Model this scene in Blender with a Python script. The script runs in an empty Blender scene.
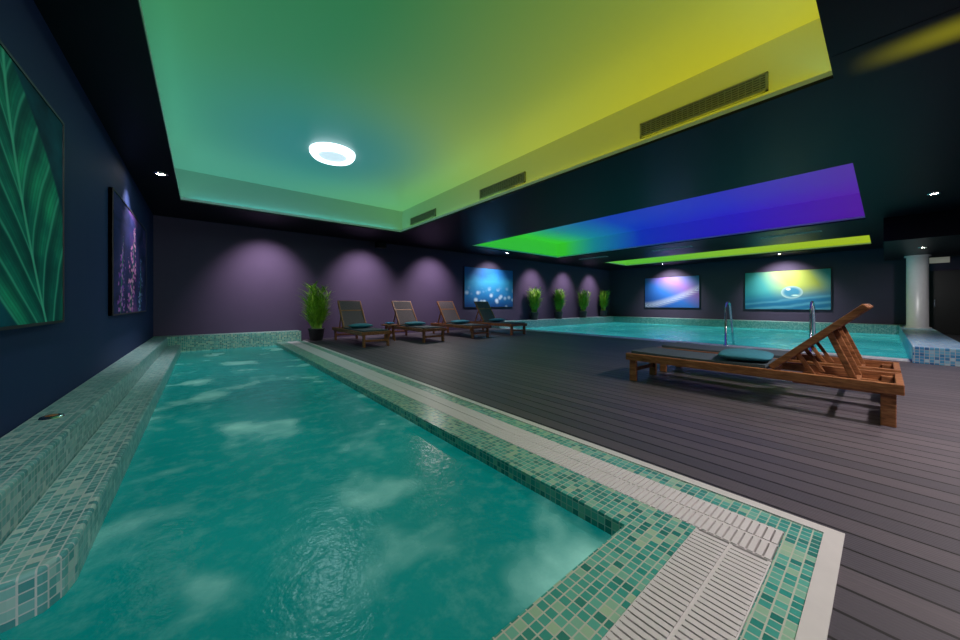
import bpy, math, random
from mathutils import Vector, Matrix
random.seed(7)
scene = bpy.context.scene
scene.view_settings.view_transform = 'Standard'
COL = scene.collection

# ---------------------------------------------------------------- node helpers
class NT:
    def __init__(s, name):
        s.m = bpy.data.materials.new(name); s.m.use_nodes = True
        s.t = s.m.node_tree; s.n = s.t.nodes; s.l = s.t.links
        s.b = s.n['Principled BSDF']
    def node(s, typ, **kw):
        n = s.n.new(typ)
        for k, v in kw.items(): setattr(n, k, v)
        return n
    def put(s, sock, v):
        if isinstance(v, bpy.types.NodeSocket): s.l.new(v, sock)
        else: sock.default_value = v
    def math(s, op, a, b=0.0, c=None, clamp=False):
        n = s.node('ShaderNodeMath', operation=op, use_clamp=clamp)
        s.put(n.inputs[0], a); s.put(n.inputs[1], b)
        if c is not None: s.put(n.inputs[2], c)
        return n.outputs[0]
    def vmath(s, op, a, b=None):
        n = s.node('ShaderNodeVectorMath', operation=op)
        s.put(n.inputs[0], a)
        if b is not None: s.put(n.inputs[1], b)
        return n.outputs[0]
    def sep(s, v):
        n = s.node('ShaderNodeSeparateXYZ'); s.put(n.inputs[0], v); return n.outputs
    def noise(s, vec, scale, detail=3, rough=.5, dist=0, col=False):
        n = s.node('ShaderNodeTexNoise'); s.put(n.inputs['Vector'], vec)
        n.inputs['Scale'].default_value = scale; n.inputs['Detail'].default_value = detail
        n.inputs['Roughness'].default_value = rough; n.inputs['Distortion'].default_value = dist
        return n.outputs['Color' if col else 'Fac']
    def vor(s, vec, scale, out='Distance', feature='F1'):
        n = s.node('ShaderNodeTexVoronoi', feature=feature); s.put(n.inputs['Vector'], vec)
        n.inputs['Scale'].default_value = scale
        return n.outputs[out]
    def ramp(s, fac, stops, interp='LINEAR'):
        n = s.node('ShaderNodeValToRGB'); s.put(n.inputs[0], fac)
        e = n.color_ramp.elements; n.color_ramp.interpolation = interp
        while len(e) < len(stops): e.new(.5)
        for i, (p, c) in enumerate(stops):
            e[i].position = p; e[i].color = (*c, 1)
        return n.outputs[0]
    def mix(s, f, a, b, blend='MIX'):
        n = s.node('ShaderNodeMix', data_type='RGBA', blend_type=blend)
        s.put(n.inputs[0], f)
        for i, v in ((6, a), (7, b)):
            s.put(n.inputs[i], v if not isinstance(v, tuple) else (*v[:3], 1))
        return n.outputs[2]
    def pos(s): return s.node('ShaderNodeNewGeometry').outputs['Position']
    def uv(s): return s.node('ShaderNodeTexCoord').outputs['UV']
    def obj(s): return s.node('ShaderNodeTexCoord').outputs['Object']
    def smooth(s, v, a, b):
        n = s.node('ShaderNodeMapRange', interpolation_type='SMOOTHSTEP')
        s.put(n.inputs[0], v); n.inputs[1].default_value = a; n.inputs[2].default_value = b
        return n.outputs[0]
    def inv(s, v): return s.math('SUBTRACT', 1.0, v)
    def bump(s, h, strength, dist=.01):
        n = s.node('ShaderNodeBump'); s.put(n.inputs['Height'], h)
        n.inputs['Strength'].default_value = strength; n.inputs['Distance'].default_value = dist
        s.l.new(n.outputs[0], s.b.inputs['Normal'])
    def base(s, c):
        s.put(s.b.inputs['Base Color'], c if not isinstance(c, tuple) else (*c[:3], 1))
    def rough(s, r): s.put(s.b.inputs['Roughness'], r)
    def spec(s, r): s.b.inputs['Specular IOR Level'].default_value = r
    def emit(s, c, st):
        s.put(s.b.inputs['Emission Color'], c if not isinstance(c, tuple) else (*c[:3], 1)); s.put(s.b.inputs['Emission Strength'], st)

def simple(name, c, rough=.6, metal=0, var=.12, scale=12, emis=None, es=0, spec=None):
    k = NT(name)
    f = k.noise(k.obj(), scale, 3)
    k.base(k.mix(f, tuple(x*(1-var) for x in c), tuple(min(1, x*(1+var)) for x in c)))
    k.rough(rough); k.b.inputs['Metallic'].default_value = metal
    if spec is not None: k.spec(spec)
    if emis: k.emit(emis, es)
    return k.m

def mat_tile(name, size, stops, grout, rough=.28):
    k = NT(name)
    g = k.node('ShaderNodeNewGeometry')
    sc = k.node('ShaderNodeVectorMath', operation='SCALE'); k.put(sc.inputs[0], g.outputs['Position']); sc.inputs['Scale'].default_value = 1/size
    p = k.vmath('ADD', sc.outputs[0], (.37, .41, .43))
    fl = k.vmath('FLOOR', p); fr = k.sep(k.vmath('FRACTION', p))
    nn = k.sep(k.vmath('ABSOLUTE', g.outputs['True Normal']))
    edge = None
    for i in range(3):
        e = k.math('GREATER_THAN', k.math('ABSOLUTE', k.math('SUBTRACT', fr[i], .5)), .43)
        e = k.math('MULTIPLY', e, k.math('LESS_THAN', nn[i], .6))
        edge = e if edge is None else k.math('MAXIMUM', edge, e)
    w = k.node('ShaderNodeTexWhiteNoise'); k.put(w.inputs['Vector'], fl)
    c = k.ramp(w.outputs['Value'], stops)
    sw = k.noise(p, .35, 3)
    c = k.mix(k.math('MULTIPLY', sw, .3), c, stops[-2][1])
    k.base(k.mix(edge, c, grout))
    k.rough(k.math('ADD', k.math('MULTIPLY', edge, .5), rough))
    k.bump(k.math('SUBTRACT', 1.0, edge), .35, .004)
    return k.m

M = {}
M['tile'] = mat_tile('mosaic_green', .036, [(0, (.01, .19, .16)), (.35, (.03, .36, .31)), (.7, (.13, .53, .43)), (1, (.50, .66, .44))], (.60, .64, .54))
M['tile_l'] = mat_tile('mosaic_pale', .036, [(0, (.04, .26, .28)), (.4, (.11, .40, .40)), (.75, (.26, .54, .52)), (1, (.56, .66, .61))], (.58, .63, .63))
M['tile_b'] = mat_tile('mosaic_blue', .05, [(0, (.01, .12, .42)), (.4, (.04, .34, .66)), (.75, (.2, .6, .8)), (1, (.7, .85, .9))], (.6, .66, .7))
M['white'] = simple('grate_white', (.84, .80, .81), .4, var=.04)
M['trim'] = simple('pale_stone_trim', (.78, .75, .74), .4, var=.06)
M['channel'] = simple('channel_grey', (.20, .22, .22), .5)
M['wallb'] = simple('wall_plum', (.088, .066, .118), .75, var=.06, scale=3, spec=.25)
M['walll'] = simple('wall_navy', (.018, .036, .125), .7, var=.06, scale=3, spec=.25)
M['soffit'] = simple('soffit_black', (.009, .006, .011), .42, var=.05, spec=.18)
M['ceil'] = simple('recess_white', (.75, .75, .75), .7, var=.02, scale=2)
k = NT('teak_wood'); ob = k.obj()
st = k.vmath('MULTIPLY', ob, (14, 2.2, 14))
f = k.noise(st, 3.5, 5, .6, .6)
k.base(k.ramp(f, [(.3, (.15, .052, .018)), (.55, (.36, .14, .052)), (.8, (.52, .25, .11))])); k.rough(.42)
k.bump(f, .12, .003); M['teak'] = k.m
def fabric(name, c0, c1):
    k = NT(name); ob = k.obj()
    wv = k.math('MULTIPLY', k.math('SINE', k.math('MULTIPLY', k.sep(ob)[0], 500)), k.math('SINE', k.math('MULTIPLY', k.sep(ob)[1], 500)))
    k.base(k.mix(k.smooth(wv, -.5, .5), c0, c1)); k.rough(.8); return k.m
M['sling'] = fabric('textile_sling', (.075, .058, .070), (.15, .12, .13))
M['pad'] = fabric('seat_pad_fabric', (.050, .075, .095), (.090, .125, .150))
M['pillow'] = simple('pillow_teal', (.035, .22, .30), .85, var=.25, scale=20)
M['towel'] = simple('towel_blue', (.05, .25, .50), .9, var=.2, scale=30)
M['metal'] = simple('steel', (.6, .65, .66), .22, metal=1, var=.05)
M['duct'] = simple('duct_grey', (.60, .60, .60), .4, metal=.1, var=.08)
M['vent'] = simple('vent_grille_metal', (.32, .29, .22), .5, var=.05)
M['ventd'] = simple('vent_dark', (.01, .01, .008), .8)
M['pot'] = simple('pot_dark', (.05, .05, .055), .4)
M['soil'] = simple('soil', (.03, .02, .012), .9, var=.4, scale=40)
M['frame'] = simple('frame_dark', (.02, .02, .022), .5)
M['black'] = simple('black_plastic', (.012, .012, .013), .45)
M['lampw'] = simple('lamp_glow', (.9, .9, .9), .4, emis=(.75, .92, 1), es=2.6)
M['lampc'] = simple('lamp_diffuser', (.8, .8, .8), .4, emis=(.66, .88, 1), es=.85)
M['spotg'] = simple('downlight_glow', (.9, .9, .9), .4, emis=(1, .92, .8), es=60)
M['sign'] = simple('sign_white', (.55, .55, .5), .5, emis=(.9, .85, .7), es=.12)
k = NT('leaf_green'); f = k.noise(k.obj(), 9, 2)
k.base(k.ramp(f, [(.3, (.12, .36, .03)), (.6, (.36, .64, .05)), (.8, (.60, .78, .10))])); k.rough(.5); M['leaf'] = k.m

# recess ceilings with the coloured LED wash painted in as emission
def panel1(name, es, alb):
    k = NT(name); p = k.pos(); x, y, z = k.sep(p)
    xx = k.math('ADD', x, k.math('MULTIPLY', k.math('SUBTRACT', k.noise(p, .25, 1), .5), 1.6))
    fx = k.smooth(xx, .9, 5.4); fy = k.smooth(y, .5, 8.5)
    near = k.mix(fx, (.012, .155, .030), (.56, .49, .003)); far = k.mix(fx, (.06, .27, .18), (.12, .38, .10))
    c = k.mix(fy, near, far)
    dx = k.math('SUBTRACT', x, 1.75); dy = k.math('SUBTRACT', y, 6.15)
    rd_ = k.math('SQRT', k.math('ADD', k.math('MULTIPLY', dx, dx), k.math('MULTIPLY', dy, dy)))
    c = k.mix(k.math('MULTIPLY', k.inv(k.smooth(rd_, .3, 2.5)), .85), c, (.018, .21, .22))  # teal glow around the lamp painted into the ceiling emission
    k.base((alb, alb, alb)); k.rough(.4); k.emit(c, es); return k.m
M['panel1'] = panel1('backlit_ceiling_green_yellow', .85, .16)  # not back-lit: LED wash painted in as emission
M['panel1f'] = panel1('recess_side_green_yellow', .40, .30)  # recess sides carry the same painted wash, dimmer
k = NT('backlit_ceiling_blue_violet'); x, y, z = k.sep(k.pos())  # not back-lit: LED wash painted in as emission
c = k.ramp(k.math('DIVIDE', y, 9.3), [(.02, (.080, .010, .30)), (.30, (.02, .008, .46)), (.60, (.004, .02, .42)), (.80, (.006, .20, .26)), (.95, (.03, .50, .02))])
k.base((.15, .15, .15)); k.rough(.4); k.emit(c, .85); M['panel2'] = k.m  # blue-violet LED wash painted in as emission, shifting along the recess
k = NT('backlit_ceiling_lime'); x, y, z = k.sep(k.pos())  # not back-lit: LED wash painted in as emission
c = k.mix(k.smooth(y, 0, 8.7), (.36, .50, .01), (.10, .50, .03))
k.base((.2, .2, .2)); k.rough(.45); k.emit(c, .8); M['panel3'] = k.m  # lime LED wash painted in as emission
k = NT('backlit_slot_amber'); x, y, z = k.sep(k.pos())  # no real slot: light streak painted on the soffit
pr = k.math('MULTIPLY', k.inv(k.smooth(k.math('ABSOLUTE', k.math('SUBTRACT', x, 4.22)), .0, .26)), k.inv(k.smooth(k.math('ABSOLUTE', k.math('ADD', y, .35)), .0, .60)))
k.base((.009, .006, .011)); k.rough(.42); k.spec(.18); k.emit((.17, .155, .004), pr); M['slot'] = k.m  # yellow light streak on the soffit, painted as soft emission

# deck
k = NT('composite_deck'); p = k.pos(); x, y, z = k.sep(p)
t = k.math('ADD', k.math('DIVIDE', x, .145), 50.0); fx = k.math('FRACT', t); idx = k.math('FLOOR', t)
gap = k.math('GREATER_THAN', k.math('ABSOLUTE', k.math('SUBTRACT', fx, .5)), .45)
rib = k.math('SINE', k.math('MULTIPLY', fx, 6.2832*9))
w = k.node('ShaderNodeTexWhiteNoise', noise_dimensions='1D'); k.put(w.inputs['W'], idx)
gr = k.noise(k.vmath('MULTIPLY', p, (25, 1.2, 1)), 2.0, 4, .6)
c = k.mix(w.outputs['Value'], (.080, .073, .092), (.142, .120, .138))
c = k.mix(k.math('MULTIPLY', gr, .6), c, (.060, .054, .070))
k.base(k.mix(gap, c, (.005, .005, .006))); k.rough(.52)
k.bump(k.math('SUBTRACT', k.math('MULTIPLY', rib, .15), k.math('MULTIPLY', gap, 2)), .5, .004)
M['deck'] = k.m

# water
def mat_water(name, deep, mid, light, lo, hi, es, foam):
    k = NT(name); p = k.pos()
    d = k.noise(p, .9, 2, .5, 0, True)
    pp = k.vmath('ADD', p, k.vmath('MULTIPLY', d, (.4, .4, 0)))
    n1 = k.noise(pp, 1.5, 3, .48)
    n2 = k.noise(p, .45, 2)
    n3 = k.noise(p, 9.0, 5, .65)
    c = k.mix(k.smooth(n2, .3, .7), deep, mid)
    cl = k.math('MULTIPLY', k.smooth(n1, lo, hi), k.math('ADD', .7, k.math('MULTIPLY', n3, .6)), clamp=True)
    c = k.mix(k.math('MULTIPLY', cl, foam), c, light)
    c = k.mix(k.math('MULTIPLY', k.smooth(n3, .45, .75), .09), c, light)
    k.base(c); k.rough(k.math('ADD', .22, k.math('MULTIPLY', cl, .25)))
    k.b.inputs['IOR'].default_value = 1.33
    k.emit(c, es)  # glow put into the water itself in place of underwater lamps
    rp = k.math('ADD', k.noise(p, 6, 4, .65, .4), k.math('MULTIPLY', k.noise(p, 26, 3), .4))
    k.bump(rp, .30, .02)
    return k.m
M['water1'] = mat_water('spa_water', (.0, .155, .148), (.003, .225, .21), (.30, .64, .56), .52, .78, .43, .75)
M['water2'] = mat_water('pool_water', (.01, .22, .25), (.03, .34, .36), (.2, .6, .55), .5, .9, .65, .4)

# ---------------------------------------------------------------- mesh builder
class MB:
    def __init__(s, name, mats):
        s.name = name; s.mats = mats; s.v = []; s.f = []; s.fm = []; s.sm = []; s.uv = []
    def face(s, idx, mat, smooth=False, uv=None):
        s.f.append(idx); s.fm.append(s.mats.index(mat)); s.sm.append(smooth); s.uv.append(uv)
    def box(s, x0, x1, y0, y1, z0, z1, mat, M4=None):
        b = len(s.v)
        for zz in (z0, z1):
            for (xx, yy) in ((x0, y0), (x1, y0), (x1, y1), (x0, y1)):
                q = Vector((xx, yy, zz)); s.v.append(M4 @ q if M4 else q)
        for q in ((0, 3, 2, 1), (4, 5, 6, 7), (0, 1, 5, 4), (1, 2, 6, 5), (2, 3, 7, 6), (3, 0, 4, 7)):
            s.face([b+i for i in q], mat)
    def beam(s, p0, p1, w, h, mat, side=Vector((1, 0, 0))):
        p0 = Vector(p0); p1 = Vector(p1); d = (p1-p0); L = d.length; d.normalize()
        side = Vector(side)
        if abs(d.dot(side.normalized())) > .95: side = Vector((0, 1, 0))
        up = d.cross(side).normalized(); sd = up.cross(d).normalized()
        Mx = Matrix((sd, d, up)).transposed().to_4x4(); Mx.translation = p0
        s.box(-w/2, w/2, 0, L, -h/2, h/2, mat, Mx)
    def prism(s, poly, z0, z1, mat):
        b = len(s.v); n = len(poly)
        for zz in (z0, z1):
            for (xx, yy) in poly: s.v.append(Vector((xx, yy, zz)))
        s.face([b+n-1-i for i in range(n)], mat); s.face([b+n+i for i in range(n)], mat)
        for i in range(n):
            j = (i+1) % n; s.face([b+i, b+j, b+n+j, b+n+i], mat)
    def lathe(s, c, prof, mat, seg=24):
        b = len(s.v); c = Vector(c)
        for (r, z) in prof:
            for i in range(seg):
                a = 2*math.pi*i/seg; s.v.append(c+Vector((r*math.cos(a), r*math.sin(a), z)))
        for k_ in range(len(prof)-1):
            for i in range(seg):
                j = (i+1) % seg
                s.face([b+k_*seg+i, b+k_*seg+j, b+(k_+1)*seg+j, b+(k_+1)*seg+i], mat, True)
    def tube(s, pts, r, mat, seg=10):
        pts = [Vector(p) for p in pts]; b = len(s.v); up = Vector((0, 1, 0))
        for i, p in enumerate(pts):
            d = (pts[min(i+1, len(pts)-1)]-pts[max(i-1, 0)]).normalized()
            a = up if abs(d.dot(up)) < .95 else Vector((1, 0, 0))
            n = d.cross(a).normalized(); m = d.cross(n)
            for q in range(seg):
                t = 2*math.pi*q/seg; s.v.append(p+(n*math.cos(t)+m*math.sin(t))*r)
        for i in range(len(pts)-1):
            for q in range(seg):
                w_ = (q+1) % seg
                s.face([b+i*seg+q, b+i*seg+w_, b+(i+1)*seg+w_, b+(i+1)*seg+q], mat, True)
        s.face([b+q for q in range(seg)], mat); s.face([b+(len(pts)-1)*seg+q for q in range(seg)], mat)
    def quad(s, pts, mat, uv=None):
        b = len(s.v); s.v += [Vector(p) for p in pts]; s.face([b, b+1, b+2, b+3], mat, False, uv)
    def mesh(s):
        me = bpy.data.meshes.new(s.name)
        me.from_pydata([tuple(v) for v in s.v], [], s.f)
        for m in s.mats: me.materials.append(M[m])
        me.polygons.foreach_set('material_index', s.fm); me.polygons.foreach_set('use_smooth', s.sm)
        if any(s.uv):
            ul = me.uv_layers.new(name='UVMap')
            for p, u in zip(me.polygons, s.uv):
                if u:
                    for li, q in zip(p.loop_indices, u): ul.data[li].uv = q
        me.update(); return me
    def make(s, bevel=0, loc=(0, 0, 0), rot=0):
        o = bpy.data.objects.new(s.name, s.mesh()); COL.objects.link(o)
        o.location = loc; o.rotation_euler = (0, 0, rot)
        if bevel: addbev(o, bevel)
        return o
def addbev(o, w):
    m = o.modifiers.new('bevel', 'BEVEL'); m.width = w; m.segments = 2; m.limit_method = 'ANGLE'
def copy(o, loc, rot=0):
    c = bpy.data.objects.new(o.name.split('.')[0], o.data); COL.objects.link(c)
    c.location = loc; c.rotation_euler = (0, 0, rot)
    for m in o.modifiers:
        if m.type == 'BEVEL': addbev(c, m.width)
    return c
def box(name, mat, *a, bevel=0):
    b = MB(name, [mat]); b.box(*a, mat); return b.make(bevel)

# ---------------------------------------------------------------- room shell
XL, XR, YN, YF, ZC = -.86, 18.8, -1.6, 10.5, 3.0
xl, xr, yf = XL+.003, XR-.003, YF-.003
box('wall_left', 'walll', XL-.1, XL, YN, YF, -1, 3.9)
box('wall_back', 'wallb', XL-.1, XR+.1, YF, YF+.1, -1, 3.9)
box('wall_right', 'wallb', XR, XR+.1, YN, YF, -1, 3.9)
box('wall_near', 'wallb', XL-.1, XR+.1, YN-.1, YN, -1, 3.9)
fl = MB('floor', ['deck'])
fl.box(2.142, 9.4, YN, YF, -.12, 0, 'deck')
fl.box(XL, 2.142, YN, .11, -.12, 0, 'deck')
fl.box(9.4, XR, YN, -.9, -.12, 0, 'deck')
fl.make()

HY0 = .29
holes = [(-.33, 4.3, 8.72), (7.1, 12.0, 9.15), (14.9, 17.3, 8.72)]
so = MB('ceiling', ['soffit', 'slot'])  # 'slot' is the painted light streak
so.box(XL, XR, YN, HY0, ZC, ZC+.03, 'soffit')
x_prev = XL
for (a, b_, hy) in holes:
    so.box(x_prev, a, HY0, YF, ZC, ZC+.03, 'soffit'); so.box(a, b_, hy, YF, ZC, ZC+.03, 'soffit'); x_prev = b_
so.box(x_prev, XR, HY0, YF, ZC, ZC+.03, 'soffit')
so.box(3.92, 4.52, -1.2, .275, ZC-.003, ZC-.001, 'slot')  # added thin sheet carrying the painted light streak
so.make()
L = .1; D = .65
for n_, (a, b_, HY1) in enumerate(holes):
    pn = 'panel%d' % (n_+1)  # recess ceiling with the painted LED wash
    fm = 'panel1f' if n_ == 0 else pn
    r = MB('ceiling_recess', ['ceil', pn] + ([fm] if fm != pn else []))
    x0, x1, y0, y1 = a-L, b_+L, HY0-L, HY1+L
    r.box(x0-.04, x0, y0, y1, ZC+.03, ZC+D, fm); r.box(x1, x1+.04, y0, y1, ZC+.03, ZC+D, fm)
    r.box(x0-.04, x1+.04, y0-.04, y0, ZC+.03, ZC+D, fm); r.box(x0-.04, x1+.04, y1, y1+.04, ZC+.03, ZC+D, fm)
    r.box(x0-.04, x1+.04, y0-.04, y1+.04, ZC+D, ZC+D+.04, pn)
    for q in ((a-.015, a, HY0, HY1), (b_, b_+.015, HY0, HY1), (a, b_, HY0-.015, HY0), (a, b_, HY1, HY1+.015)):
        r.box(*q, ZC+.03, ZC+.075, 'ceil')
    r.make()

# ---------------------------------------------------------------- spa pool
pe = MB('spa_pool_edge', ['tile', 'tile_l', 'trim', 'channel'])
pe.box(1.472, 1.703, .541, 10.097, -.6, 0, 'tile')
pe.box(1.967, 2.085, .17, 10.097, -.2, 0, 'tile')
pe.box(2.085, 2.142, .11, 10.097, -.2, .006, 'trim')
pe.box(xl, 1.472, .541, .75, -.6, 0, 'tile')
pe.box(xl, 1.967, .17, .279, -.2, 0, 'tile')
pe.box(xl, 2.085, .11, .17, -.2, .006, 'trim')
pe.box(1.703, 1.967, .279, 10.097, -.2, -.05, 'channel'); pe.box(xl, 1.703, .279, .541, -.2, -.05, 'channel')
pe.make()
lg = MB('spa_ledge', ['tile', 'tile_l'])
lg.box(xl, -.60, .753, 10.1, -.6, .27, 'tile_l')
lg.box(xl, 2.06, 10.1, yf, -.6, .27, 'tile')
step = [(-.60, 1.84), (-.50, 1.85), (-.43, 1.88), (-.395, 1.94), (-.38, 2.02), (-.38, 10.1)]
lg.prism(step+[(-.60, 10.1)], -.6, .08, 'tile_l')
lg.make(.012)
wt = MB('spa_pool_water', ['water1'])
wt.prism([(-.60, .753), (1.470, .753), (1.470, 10.097)]+[(px_, min(py_, 10.097)) for px_, py_ in reversed(step)], -.5, -.08, 'water1'); wt.make()
g = MB('overflow_grate', ['white'])
yy = .285
while yy < 10.07:
    g.box(1.708, 1.829, yy, yy+.020, -.025, .002, 'white'); g.box(1.841, 1.962, yy, yy+.020, -.025, .002, 'white'); yy += .027
for xx in (1.705, 1.829, 1.955): g.box(xx, xx+.012, .281, 10.09, -.045, -.002, 'white')
xx = xl+.01
while xx < 1.68:
    g.box(xx, xx+.020, .285, .404, -.025, .002, 'white'); g.box(xx, xx+.020, .416, .536, -.025, .002, 'white'); xx += .027
for q in (.281, .404, .528): g.box(xl+.01, 1.70, q, q+.012, -.045, -.002, 'white')
g.make()
bt = MB('spa_push_button', ['metal', 'teak']); bt.lathe((-.75, 3.42, .27), [(.0, .012), (.03, .012), (.032, .014), (.05, .010), (.055, 0)], 'metal'); bt.lathe((-.75, 3.42, .272), [(0, .016), (.026, .014), (.028, .01)], 'teak'); bt.make()

# ---------------------------------------------------------------- swimming pool
p2 = MB('swimming_pool_edge', ['tile_b', 'tile_l', 'trim', 'white'])
p2.box(9.4, 9.47, -.297, 9.997, -.3, .008, 'trim'); p2.box(9.47, 9.62, -.297, 9.997, -.3, 0, 'tile_l')
p2.box(9.62, 9.82, -.297, 9.997, -.3, .004, 'white'); p2.box(9.82, 9.95, -.297, 9.997, -.6, 0, 'tile_l')
p2.make()
l2 = MB('swimming_pool_ledge', ['tile_b', 'tile_l'])
l2.box(9.3, xr, -.9, -.3, -.5, .28, 'tile_b'); l2.box(9.3, xr, 10.0, yf, -.5, .28, 'tile_l'); l2.box(18.3, xr, -.3, 10.0, -.5, .28, 'tile_l')
l2.make(.012)
box('swimming_pool_water', 'water2', 9.953, 18.297, -.297, 9.997, -.5, -.05)

def handrail(x, y):
    h = MB('pool_handrail', ['metal'])
    pts = [(0, 0, 0), (0, 0, .75)]
    for i in range(1, 10):
        a = math.pi*(1-i/10*.88); pts.append((.2+.2*math.cos(a), 0, .82+.22*math.sin(a)))
    pts += [(.48, 0, .55), (.62, 0, .1), (.66, 0, -.045)]
    h.tube(pts, .024, 'metal'); h.lathe((0, 0, 0), [(.05, 0), (.05, .012), (.024, .02)], 'metal'); h.make(0, (x, y, .004))
handrail(9.72, 2.45); handrail(9.72, .98)

# ---------------------------------------------------------------- loungers
def lounger(ang):
    b = MB('sun_lounger', ['teak', 'sling', 'pad'])
    W = .34; Ln = 2.26
    for sx in (-1, 1):
        x = sx*W
        b.box(x-.024, x+.024, 0, Ln, .275, .36, 'teak')
        for yl in (.04, Ln-.11):
            b.box(x-sx*.05-.024, x-sx*.05+.024, yl, yl+.085, 0, .33, 'teak')
    b.box(-W, W, .0, .045, .285, .355, 'teak'); b.box(-W, W, Ln-.045, Ln, .285, .362, 'teak')
    b.box(-W, W, .82, .86, .28, .33, 'teak'); b.box(-W+.05, W-.05, .07, .1, .12, .17, 'teak'); b.box(-W+.05, W-.05, Ln-.08, Ln-.05, .12, .17, 'teak')
    n = 14; y0, y1 = .86, Ln-.05
    for i in range(n):
        t0, t1 = i/n, (i+1)/n
        z0 = .392-.012*math.sin(math.pi*t0); z1 = .392-.012*math.sin(math.pi*t1)
        ya, yb = y0+(y1-y0)*t0, y0+(y1-y0)*t1
        w0 = W-.03
        b.quad([(-w0, ya, z0), (w0, ya, z0), (w0, yb, z1), (-w0, yb, z1)], 'pad')
        b.quad([(-w0, ya, z0-.05), (-w0, yb, z1-.05), (w0, yb, z1-.05), (w0, ya, z0-.05)], 'pad')
        for q in (-w0, w0): b.quad([(q, ya, z0-.05), (q, yb, z1-.05), (q, yb, z1), (q, ya, z0)], 'pad')
        if i in (0, n-1):
            yq, zq = (ya, z0) if i == 0 else (yb, z1)
            b.quad([(-w0, yq, zq-.05), (w0, yq, zq-.05), (w0, yq, zq), (-w0, yq, zq)], 'pad')
    for i in range(5):
        yq = 1.0+i*.25; b.box(-W, W, yq, yq+.05, .285, .315, 'teak')
    h = Vector((0, .82, .375)); d = Vector((0, -math.cos(ang), math.sin(ang))); Lb = .87
    W2 = W-.045
    for sx in (-1, 1):
        o = Vector((sx*W2, 0, 0)); b.beam(h+o, h+o+d*Lb, .04, .055, 'teak')
    b.beam(h+d*(Lb-.02)-Vector((W2, 0, 0)), h+d*(Lb-.02)+Vector((W2, 0, 0)), .05, .04, 'teak', d)
    b.beam(h+d*.03-Vector((W2, 0, 0)), h+d*.03+Vector((W2, 0, 0)), .05, .035, 'teak', d)
    nr = d.cross(Vector((1, 0, 0))).normalized()
    if nr.y < 0: nr = -nr
    for i in range(10):
        t0, t1 = .03+i*.082, .03+(i+1)*.082
        s0, s1 = -.02*math.sin(math.pi*i/10), -.02*math.sin(math.pi*(i+1)/10)
        for off in (.03, .022):
            A = h+d*t0+nr*(s0+off); B = h+d*t1+nr*(s1+off); wv = Vector((W2-.01, 0, 0))
            b.quad([A-wv, A+wv, B+wv, B-wv], 'sling')
    mid = h+d*.55
    for sx in (-1, 1):
        o = Vector((sx*(W2-.045), 0, 0)); ft = Vector((sx*(W2-.045), .26, .31))
        b.beam(mid+o, ft, .025, .045, 'teak')
        b.box(sx*W2-.02, sx*W2+.02, .05, .66, .255, .285, 'teak')
        b.beam(h+d*.25+o, (ft.x, .5, .3), .02, .035, 'teak')
    b.beam((-W+.03, .26, .30), (W-.03, .26, .30), .035, .035, 'teak', (0, 1, 0))
    b.beam(h+d*.55-Vector((W2, 0, 0)), h+d*.55+Vector((W2, 0, 0)), .035, .03, 'teak', d)
    return b
A1 = math.radians(44.5); A2 = math.radians(54)
o = lounger(A1).make(.006, (4.62, -.10, 0)); copy(o, (5.55, -.10, 0))
o2 = lounger(A2).make(.006, (3.13, 9.8, 0), math.pi)
for x in (4.7, 6.3, 7.9): copy(o2, (x, 9.8, 0), math.pi)

def pillow(loc, rot=(0, 0, 0), sx=.24, sy=.15, sz=.06, mat='pillow', name='cushion'):
    b = MB(name, [mat]); n = 28; m = 14
    def sp(c, e): return math.copysign(abs(c)**e, c)
    for i in range(m+1):
        ph = -math.pi/2+math.pi*i/m
        for j in range(n):
            th = 2*math.pi*j/n
            cx = sp(math.cos(th), .35); cy = sp(math.sin(th), .35); cp = max(0, math.cos(ph))**.6
            corner = abs(cx*cy)
            b.v.append(Vector((sx*cx*cp, sy*cy*cp, sz*math.sin(ph)*(1-.45*corner*cp))))
    for i in range(m):
        for j in range(n):
            q = (j+1) % n; b.face([i*n+j, i*n+q, (i+1)*n+q, (i+1)*n+j], mat, True)
    o = b.make(0, loc); o.rotation_euler = rot; return o
pillow((4.62, .98, .442), (0, 0, .12), .30, .23, .055)
for x in (3.13, 4.7, 6.3, 7.9):
    pillow((x, 8.60, .443), (0, 0, random.uniform(-.15, .15)), .28, .20, .058)

tb = MB('side_table', ['teak'])
tb.lathe((0, 0, .42), [(0, 0), (.22, 0), (.225, .012), (.22, .025), (0, .025)], 'teak')
for a in range(4):
    t = a*math.pi/2+.5; tb.beam((.17*math.cos(t), .17*math.sin(t), 0), (.12*math.cos(t), .12*math.sin(t), .42), .03, .03, 'teak', (math.cos(t+1.57), math.sin(t+1.57), 0))
tb.box(-.14, .14, -.012, .012, .2, .23, 'teak'); tb.make(.003, (3.92, 8.6, 0))
pillow((3.92, 8.6, .479), (0, 0, .4), .12, .09, .032, 'towel', 'folded_towel')

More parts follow.
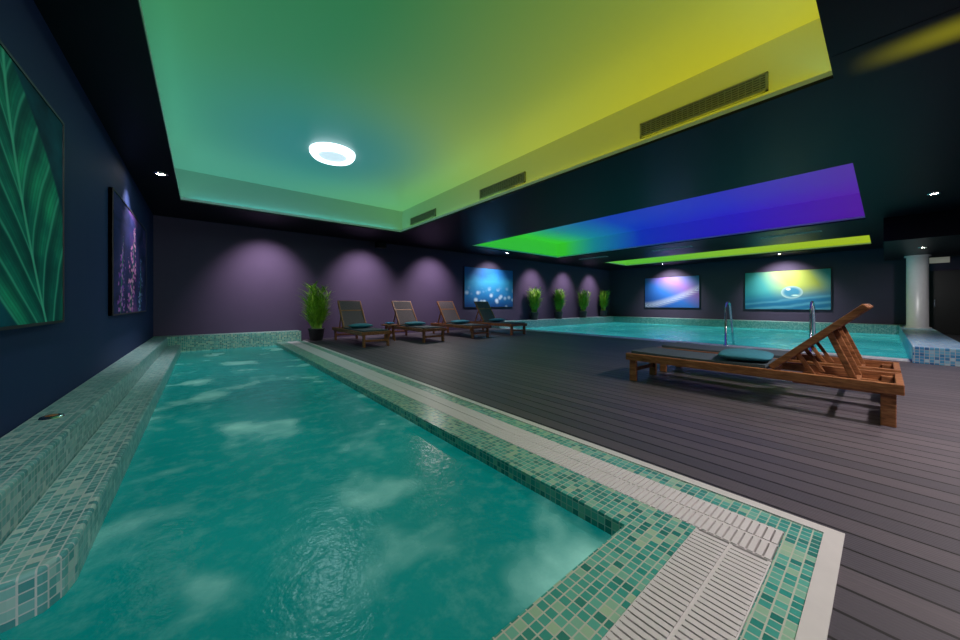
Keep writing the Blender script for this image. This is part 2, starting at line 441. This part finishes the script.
# ---------------------------------------------------------------- plants
def plant(loc, H, sc=1.0, seed=0):
    rd = random.Random(seed); b = MB('potted_bamboo', ['leaf', 'pot', 'soil'])
    ph = .24*sc; ps = min(sc, 1.2)
    b.lathe((0, 0, 0), [(0, 0), (.13*ps, 0), (.17*ps, ph), (.185*ps, ph), (.185*ps, ph+.02), (.16*ps, ph+.02), (.155*ps, ph-.02)], 'pot')
    b.lathe((0, 0, ph-.02), [(0, .01), (.155*ps, 0)], 'soil')
    def strip(p, d, ln, w, droop):
        n = 5; sd = d.cross(Vector((0, 0, 1)))
        if sd.length < .01: sd = Vector((1, 0, 0))
        sd.normalize(); b0 = len(b.v); q = Vector(p); dd = Vector(d)
        for i in range(n+1):
            ww = w*(math.sin(math.pi*min(.97, .12+.85*i/n)))
            b.v.append(q-sd*ww); b.v.append(q+sd*ww)
            q = q+dd*(ln/n); dd = (dd+Vector((0, 0, -droop/n))).normalized()
        for i in range(n):
            b.face([b0+2*i, b0+2*i+1, b0+2*i+3, b0+2*i+2], 'leaf', True)
    for i in range(70):
        a = rd.uniform(0, 6.283); r = rd.uniform(0, .1*sc); tilt = rd.uniform(.02, .30)
        p = Vector((r*math.cos(a), r*math.sin(a), ph-.02)); d = Vector((math.cos(a)*tilt, math.sin(a)*tilt, 1)).normalized()
        hh = (H-ph)*rd.uniform(.45, .97)
        b.tube([p, p+d*hh*.5, p+d*hh], .004, 'leaf', 4)
        for j in range(13):
            t = rd.uniform(.1, 1.0); aa = rd.uniform(0, 6.283)
            strip(p+d*hh*t, Vector((math.cos(aa)*.7, math.sin(aa)*.7, 1.0)).normalized(), rd.uniform(.20, .36)*sc, .012*sc, 1.0)
    for v in b.v:
        if v.z > ph+.03:
            if v.y > 0: v.y = min(v.y*.45, yf-loc[1]-.01)
            else: v.y *= .8
    return b.make(0, loc)
plant((2.42, 10.02, 0), 1.5, 1.3, 1)
for i, x in enumerate((11.7, 13.5, 15.6, 17.6)): plant((x, 10.24, .28), 1.42, 1.35, 5+i)

# ---------------------------------------------------------------- paintings
def painting(name, mat, o, u, w, h, n):
    M[mat.name] = mat; u = Vector(u); v = Vector((0, 0, 1)); n = Vector(n); o = Vector(o)
    b = MB(name, [mat.name, 'frame'])
    t = .045; f = .018
    def P(a, c, d): return o+u*a+v*c+n*d
    def slab(a0, a1, c0, c1, d0, d1):
        i = len(b.v)
        for dd in (d0, d1):
            for (a, c) in ((a0, c0), (a1, c0), (a1, c1), (a0, c1)): b.v.append(P(a, c, dd))
        for q in ((0, 3, 2, 1), (4, 5, 6, 7), (0, 1, 5, 4), (1, 2, 6, 5), (2, 3, 7, 6), (3, 0, 4, 7)): b.face([i+k_ for k_ in q], 'frame')
    slab(0, w, 0, h, .004, t-.01)
    slab(0, f, 0, h, .004, t); slab(w-f, w, 0, h, .004, t); slab(f, w-f, 0, f, .004, t); slab(f, w-f, h-f, h, .004, t)
    b.quad([P(f, f, t-.006), P(w-f, f, t-.006), P(w-f, h-f, t-.006), P(f, h-f, t-.006)], mat.name, [(0, 0), (1, 0), (1, 1), (0, 1)])
    return b.make()

# leaf macro: midrib leaning, fanned side veins
k = NT('print_leaf'); uv = k.uv(); x, y, z = k.sep(uv)
wob = k.noise(uv, 2.2, 2)
cx = k.math('ADD', .60, k.math('MULTIPLY', k.math('POWER', k.math('SUBTRACT', 1.0, y), 1.4), .26))
a = k.math('SUBTRACT', x, cx); aa = k.math('ABSOLUTE', a)
ph = k.math('ADD', k.math('SUBTRACT', y, k.math('MULTIPLY', k.math('POWER', aa, .8), 1.5)), k.math('MULTIPLY', wob, .10))
s1 = k.math('ABSOLUTE', k.math('SINE', k.math('MULTIPLY', ph, 15.0)))
vein = k.math('POWER', s1, 40.0)
vein2 = k.math('POWER', k.math('ABSOLUTE', k.math('SINE', k.math('MULTIPLY', ph, 90.0))), 3.0)
shade = k.math('POWER', k.math('ABSOLUTE', k.math('SINE', k.math('ADD', k.math('MULTIPLY', ph, 15.0), .7))), 1.5)
rib = k.inv(k.smooth(aa, .002, .012))
mask = k.inv(k.smooth(k.math('ADD', aa, k.math('MULTIPLY', k.math('POWER', k.math('ABSOLUTE', k.math('SUBTRACT', y, .42)), 2.2), .90)), .30, .33))
nb = k.noise(uv, 2.6, 5)
c = k.ramp(nb, [(.3, (.001, .07, .075)), (.48, (.004, .30, .22)), (.66, (.04, .72, .38))])
c = k.mix(k.math('MULTIPLY', shade, .70), c, (.001, .055, .07))
c = k.mix(k.math('MULTIPLY', vein2, .3), c, (.001, .08, .08))
c = k.mix(k.math('MULTIPLY', vein, .6), c, (.12, .85, .58))
c = k.mix(k.math('MULTIPLY', rib, .8), c, (.16, .85, .58))
bg = k.ramp(k.noise(uv, 3, 4), [(.35, (.001, .03, .06)), (.6, (.002, .13, .20)), (.8, (.01, .30, .32))])
k.base(k.mix(mask, bg, c)); k.rough(.7); k.spec(.12); leafm = k.m
# flower spike on dark ground
k = NT('print_flora'); uv = k.uv(); x, y, z = k.sep(uv)
c = k.ramp(k.noise(uv, 3, 5, .6, .8), [(.35, (.006, .012, .06)), (.55, (.03, .035, .16)), (.7, (.17, .05, .22)), (.85, (.03, .22, .20))])
nz = k.math('SUBTRACT', k.noise(uv, 9, 5, .7), .5)
pc_ = k.vor(uv, 24); pcol = k.sep(k.vor(uv, 24, 'Color'))[0]
def spike(c, x0, slope, wid, col1, col2, top):
    ax = k.math('ABSOLUTE', k.math('SUBTRACT', k.math('ADD', x, k.math('MULTIPLY', nz, .30)), k.math('ADD', x0, k.math('MULTIPLY', y, slope))))
    w_ = k.math('MULTIPLY', k.inv(k.smooth(y, top-.5, top)), wid)
    m_ = k.math('MULTIPLY', k.math('LESS_THAN', ax, w_), k.inv(k.smooth(pc_, .25, .6)))
    c = k.mix(k.math('MULTIPLY', m_, .9), c, k.mix(pcol, col1, col2))
    ax2 = k.math('ABSOLUTE', k.math('SUBTRACT', x, k.math('ADD', x0, k.math('MULTIPLY', y, slope))))
    return k.mix(k.math('MULTIPLY', k.math('LESS_THAN', ax2, .005), k.inv(k.smooth(y, top-.3, top))), c, (.06, .35, .15))
c = spike(c, .16, .10, .07, (.30, .05, .55), (.75, .25, .65), .75)
c = spike(c, .42, .16, .10, (.55, .06, .50), (.90, .42, .60), 1.0)
c = spike(c, .74, .08, .06, (.10, .20, .65), (.40, .50, .85), .70)
k.base(c); k.rough(.7); k.spec(.15); floram = k.m
k = NT('print_crystal'); uv = k.uv(); x, y, z = k.sep(uv)
c = k.ramp(k.math('ADD', y, k.math('MULTIPLY', k.noise(uv, 4, 3), .3)), [(.15, (.01, .06, .24)), (.45, (.02, .22, .54)), (.8, (.05, .38, .66)), (1, (.02, .18, .50))])
d = k.vor(k.vmath('MULTIPLY', uv, (1, .7, 1)), 9); hz = k.inv(k.smooth(k.math('ADD', y, k.math('MULTIPLY', k.noise(uv, 9, 3), .4)), .5, .78))
c = k.mix(k.math('MULTIPLY', k.inv(k.smooth(d, .1, .5)), hz), c, (.70, .82, .95))
k.base(c); k.rough(.5); crysm = k.m
k = NT('print_feather'); uv = k.uv(); x, y, z = k.sep(uv)
c = k.ramp(k.math('ADD', k.math('MULTIPLY', x, .5), k.math('MULTIPLY', y, .5)), [(.1, (.015, .08, .38)), (.45, (.04, .20, .70)), (.7, (.38, .18, .58)), (1, (.06, .28, .72))])
dd = k.math('SUBTRACT', y, k.math('ADD', .06, k.math('MULTIPLY', k.math('POWER', x, 1.6), .55)))
fe = k.math('MULTIPLY', k.inv(k.smooth(k.math('ABSOLUTE', dd), .01, .17)), k.math('ADD', .50, k.math('MULTIPLY', k.math('SINE', k.math('MULTIPLY', k.math('ADD', x, k.math('MULTIPLY', k.math('ABSOLUTE', dd), -1.0)), 90.0)), .35)))
c = k.mix(fe, c, (.80, .82, .95)); k.base(c); k.rough(.5); feam = k.m
k = NT('print_drop'); uv = k.uv(); x, y, z = k.sep(uv)
c = k.ramp(k.math('ADD', k.math('MULTIPLY', x, .8), k.math('MULTIPLY', y, .25)), [(.0, (.02, .30, .42)), (.35, (.08, .46, .46)), (.6, (.50, .58, .12)), (.85, (.38, .44, .06)), (1, (.05, .34, .42))])
lp = k.math('SUBTRACT', y, k.math('ADD', .12, k.math('MULTIPLY', x, .22)))
c = k.mix(k.inv(k.smooth(lp, -.05, .38)), c, (.015, .18, .36))
st = k.math('POWER', k.math('ABSOLUTE', k.math('SINE', k.math('ADD', k.math('MULTIPLY', lp, 20.0), k.math('MULTIPLY', k.noise(uv, 3, 2), 3.0)))), 5.0)
c = k.mix(k.math('MULTIPLY', st, k.math('MULTIPLY', .30, k.inv(k.smooth(lp, -.05, .2)))), c, (.3, .78, .88))
def circ(cx_, cy_, rx_, ry_, e0, e1):
    rx = k.math('DIVIDE', k.math('SUBTRACT', x, cx_), rx_); ry = k.math('DIVIDE', k.math('SUBTRACT', y, cy_), ry_)
    r_ = k.math('SQRT', k.math('ADD', k.math('MULTIPLY', rx, rx), k.math('MULTIPLY', ry, ry)))
    return r_, k.inv(k.smooth(r_, e0, e1))
rr, drop = circ(.58, .44, .13, .165, .93, 1.0)
c = k.mix(drop, c, (.05, .26, .40)); c = k.mix(k.math('MULTIPLY', drop, k.math('MULTIPLY', k.smooth(rr, .55, 1.0), .55)), c, (.75, .9, .75))
_, hl = circ(.54, .52, .035, .04, .4, 1.0); c = k.mix(hl, c, (1, 1, .95))
_, hl = circ(.62, .36, .06, .03, .3, 1.0); c = k.mix(hl, c, (.6, .9, .8))
k.base(c); k.rough(.5); dropm = k.m

painting('wall_painting', leafm, (XL, 1.5, .86), (0, 1, 0), 2.5, 1.52, (1, 0, 0))
painting('wall_painting', floram, (XL, 5.82, .86), (0, 1, 0), 3.0, 1.52, (1, 0, 0))
painting('wall_painting', crysm, (7.85, YF, .86), (1, 0, 0), 2.7, 1.62, (0, -1, 0))
painting('wall_painting', feam, (XR, 8.44, .80), (0, -1, 0), 2.65, 1.62, (-1, 0, 0))
painting('wall_painting', dropm, (XR, 4.02, .76), (0, -1, 0), 2.7, 1.64, (-1, 0, 0))

# ---------------------------------------------------------------- ceiling details
for (a, b_) in ((.75, 2.03), (4.05, 5.3), (7.0, 8.27)):
    v = MB('air_vent_grille', ['vent', 'ventd']); X = 4.4
    v.box(X-.012, X-.002, a, b_, 3.15, 3.34, 'ventd')
    for q in ((a, b_, 3.15, 3.168), (a, b_, 3.322, 3.34), (a, a+.02, 3.15, 3.34), (b_-.02, b_, 3.15, 3.34)):
        v.box(X-.03, X-.002, q[0], q[1], q[2], q[3], 'vent')
    for i in range(6): v.box(X-.028, X-.010, a, b_, 3.177+i*.0245, 3.187+i*.0245, 'vent')
    n = int((b_-a)/.06)
    for i in range(1, n): v.box(X-.026, X-.012, a+i*.06, a+i*.06+.006, 3.16, 3.33, 'vent')
    v.make()
for y in (1.75, 4.9, 8.05):
    v = MB('slot_diffuser', ['white', 'ventd']); v.box(12.9, 13.1, y-.65, y+.65, 2.988, ZC-.0005, 'white')
    v.box(12.95, 12.98, y-.62, y+.62, 2.985, 2.99, 'ventd'); v.box(13.02, 13.05, y-.62, y+.62, 2.985, 2.99, 'ventd'); v.make()
cl = MB('ceiling_lamp', ['lampw', 'lampc', 'white'])
cl.lathe((1.75, 6.15, 3.65), [(0, -.07), (.20, -.07), (.225, -.075)], 'lampc', 48)
cl.lathe((1.75, 6.15, 3.65), [(.225, -.075), (.24, -.09), (.27, -.10), (.32, -.105), (.345, -.08)], 'lampw', 48)
cl.lathe((1.75, 6.15, 3.65), [(.345, -.08), (.365, -.05), (.37, 0)], 'lampw', 48); cl.make()
sp = MB('wall_speaker', ['black', 'duct']); sp.box(-.14, .14, -.12, .12, -.1, .08, 'black'); sp.box(-.12, .12, -.125, -.12, -.085, .065, 'black'); sp.box(-.02, .02, .0, .29, .06, .10, 'black')
sp.make(.01, (4.35, 10.2, 2.88))
box('ceiling_bulkhead', 'soffit', 12.2, 17.6, YN+.003, .02, 2.45, ZC-.001)
pc = MB('vertical_duct', ['duct']); pc.lathe((16.5, -.62, .28), [(.26, 0), (.26, .03), (.21, .04), (.21, 2.12), (.25, 2.13), (.25, 2.168)], 'duct', 32); pc.make()
dr = MB('door_1', ['black', 'metal']); dr.box(XR-.05, XR-.003, -1.55, -.95, 0, 2.1, 'black'); dr.box(XR-.08, XR-.05, -1.07, -1.04, .9, 1.15, 'metal'); dr.make(.005)
box('wall_sign', 'sign', XR-.03, XR-.003, -1.35, -.95, 2.36, 2.6, bevel=.005)

# ---------------------------------------------------------------- lights
def spot(loc, tgt, e, col=(1, .9, .8), size=80, blend=1, r=.03, fixture=True, zc=ZC):
    l = bpy.data.lights.new('downlight_lamp', 'SPOT'); l.energy = e; l.color = col  # also used for the added fill lamps
    l.spot_size = math.radians(size); l.spot_blend = blend; l.shadow_soft_size = r
    o = bpy.data.objects.new('downlight_lamp', l); COL.objects.link(o); o.location = loc
    o.rotation_euler = (Vector(tgt)-Vector(loc)).to_track_quat('-Z', 'Y').to_euler()
    if fixture:
        f = MB('recessed_downlight', ['metal', 'spotg'])  # also drawn for the added fill lamps
        c = (loc[0], loc[1], zc)
        f.lathe(c, [(.085, -.001), (.08, -.012), (.055, -.012), (.05, -.004)], 'metal', 20)
        f.lathe(c, [(.05, -.004), (0, -.004)], 'spotg', 20); f.make()
lav = (1.0, .82, 1.0)
for x in (1.27, 3.86, 6.34): spot((x, 9.25, 2.97), (x, 10.5, 1.5), 300, lav, 82, r=.1, fixture=False)
spot((9.2, 9.45, 2.97), (9.2, 10.5, 1.65), 300, (.95, .95, 1), 90, r=.08)
for x in (11.8, 14.2, 16.6): spot((x, 9.45, 2.97), (x, 10.5, 1.5), 240, lav, 82, r=.1, fixture=False)
spot((17.75, 7.1, 2.97), (18.8, 7.1, 1.5), 400, (.98, .96, 1), 100, r=.08)
spot((17.75, 2.7, 2.97), (18.8, 2.7, 1.5), 400, (.98, .96, 1), 100, r=.08)
spot((-.5, 7.1, 2.96), (-.86, 7.1, 1.4), 140, (1, .9, .95), 85)
for (x, y, e) in ((1.4, -1.2, 170), (4.2, -1.2, 420), (7.2, -1.2, 300), (10.2, -.57, 170)):  # out-of-frame ones along the near wall are added fill for the deck
    spot((x, y, 2.96), (x, y+.9, 0), e, (1, .87, .86), 130, r=.1)
spot((14.2, -.62, 2.41), (16.5, -.62, 1.0), 90, (1, .95, .95), 80, r=.04, zc=2.45)  # added fill aimed at the duct, its fixture made up too
spot((-.2, -.9, 2.96), (-.86, 3.2, 1.3), 300, (.92, .95, 1), 75, r=.1)  # added fill from behind the camera for the left ledge and print
spot((5.8, 9.3, 2.96), (5.0, 8.6, 0), 190, (1, .88, .88), 130, r=.1, fixture=False)

def strip(x, y, length, axis, inward, e, col, tilt=40):
    l = bpy.data.lights.new('led_strip_lamp', 'AREA'); l.shape = 'RECTANGLE'; l.energy = e; l.color = col
    l.size = length if axis == 'X' else .04; l.size_y = .04 if axis == 'X' else length
    o = bpy.data.objects.new('led_strip_lamp', l); COL.objects.link(o); o.location = (x, y, 3.05)
    t = math.radians(tilt); iw = Vector(inward)
    dv = iw*math.sin(t)+Vector((0, 0, 1))*math.cos(t)
    ax = Vector((1, 0, 0)) if axis == 'X' else Vector((0, 1, 0))
    zz = -dv
    if axis == 'X': xx = ax; yy_ = zz.cross(xx)
    else: yy_ = ax; xx = yy_.cross(zz)
    o.rotation_euler = Matrix((xx, yy_, zz)).transposed().to_euler()
strip(4.36, 2.3, 4.0, 'Y', (-1, 0, 0), 4, (.8, .8, .02), 50)
strip(4.36, 6.6, 4.0, 'Y', (-1, 0, 0), 3, (.3, 1, .3), 50)
strip(-.38, 2.5, 4.4, 'Y', (1, 0, 0), 5, (.25, 1, .10), 68)
strip(-.38, 6.7, 4.0, 'Y', (1, 0, 0), 5, (.15, 1, .55), 68)
strip(2.0, 8.78, 4.4, 'X', (0, -1, 0), 6, (.08, .85, .85), 45)
strip(2.0, .23, 4.4, 'X', (0, 1, 0), 9, (.12, 1, .65), 72)
l = bpy.data.lights.new('ceiling_lamp_light', 'AREA'); l.shape = 'DISK'; l.size = .3; l.energy = 14; l.color = (.6, .95, 1)
o = bpy.data.objects.new('ceiling_lamp_light', l); COL.objects.link(o); o.location = (1.75, 6.15, 3.535)

# ---------------------------------------------------------------- camera
cd = bpy.data.cameras.new('camera'); cam = bpy.data.objects.new('camera', cd); COL.objects.link(cam)
cam.location = (0, 0, 1.0); cam.rotation_euler = (math.radians(90), 0, math.radians(-39.6))
cd.sensor_width = 36; cd.lens = 335/960*36; cd.shift_y = -16/960; cd.clip_start = .02
scene.camera = cam
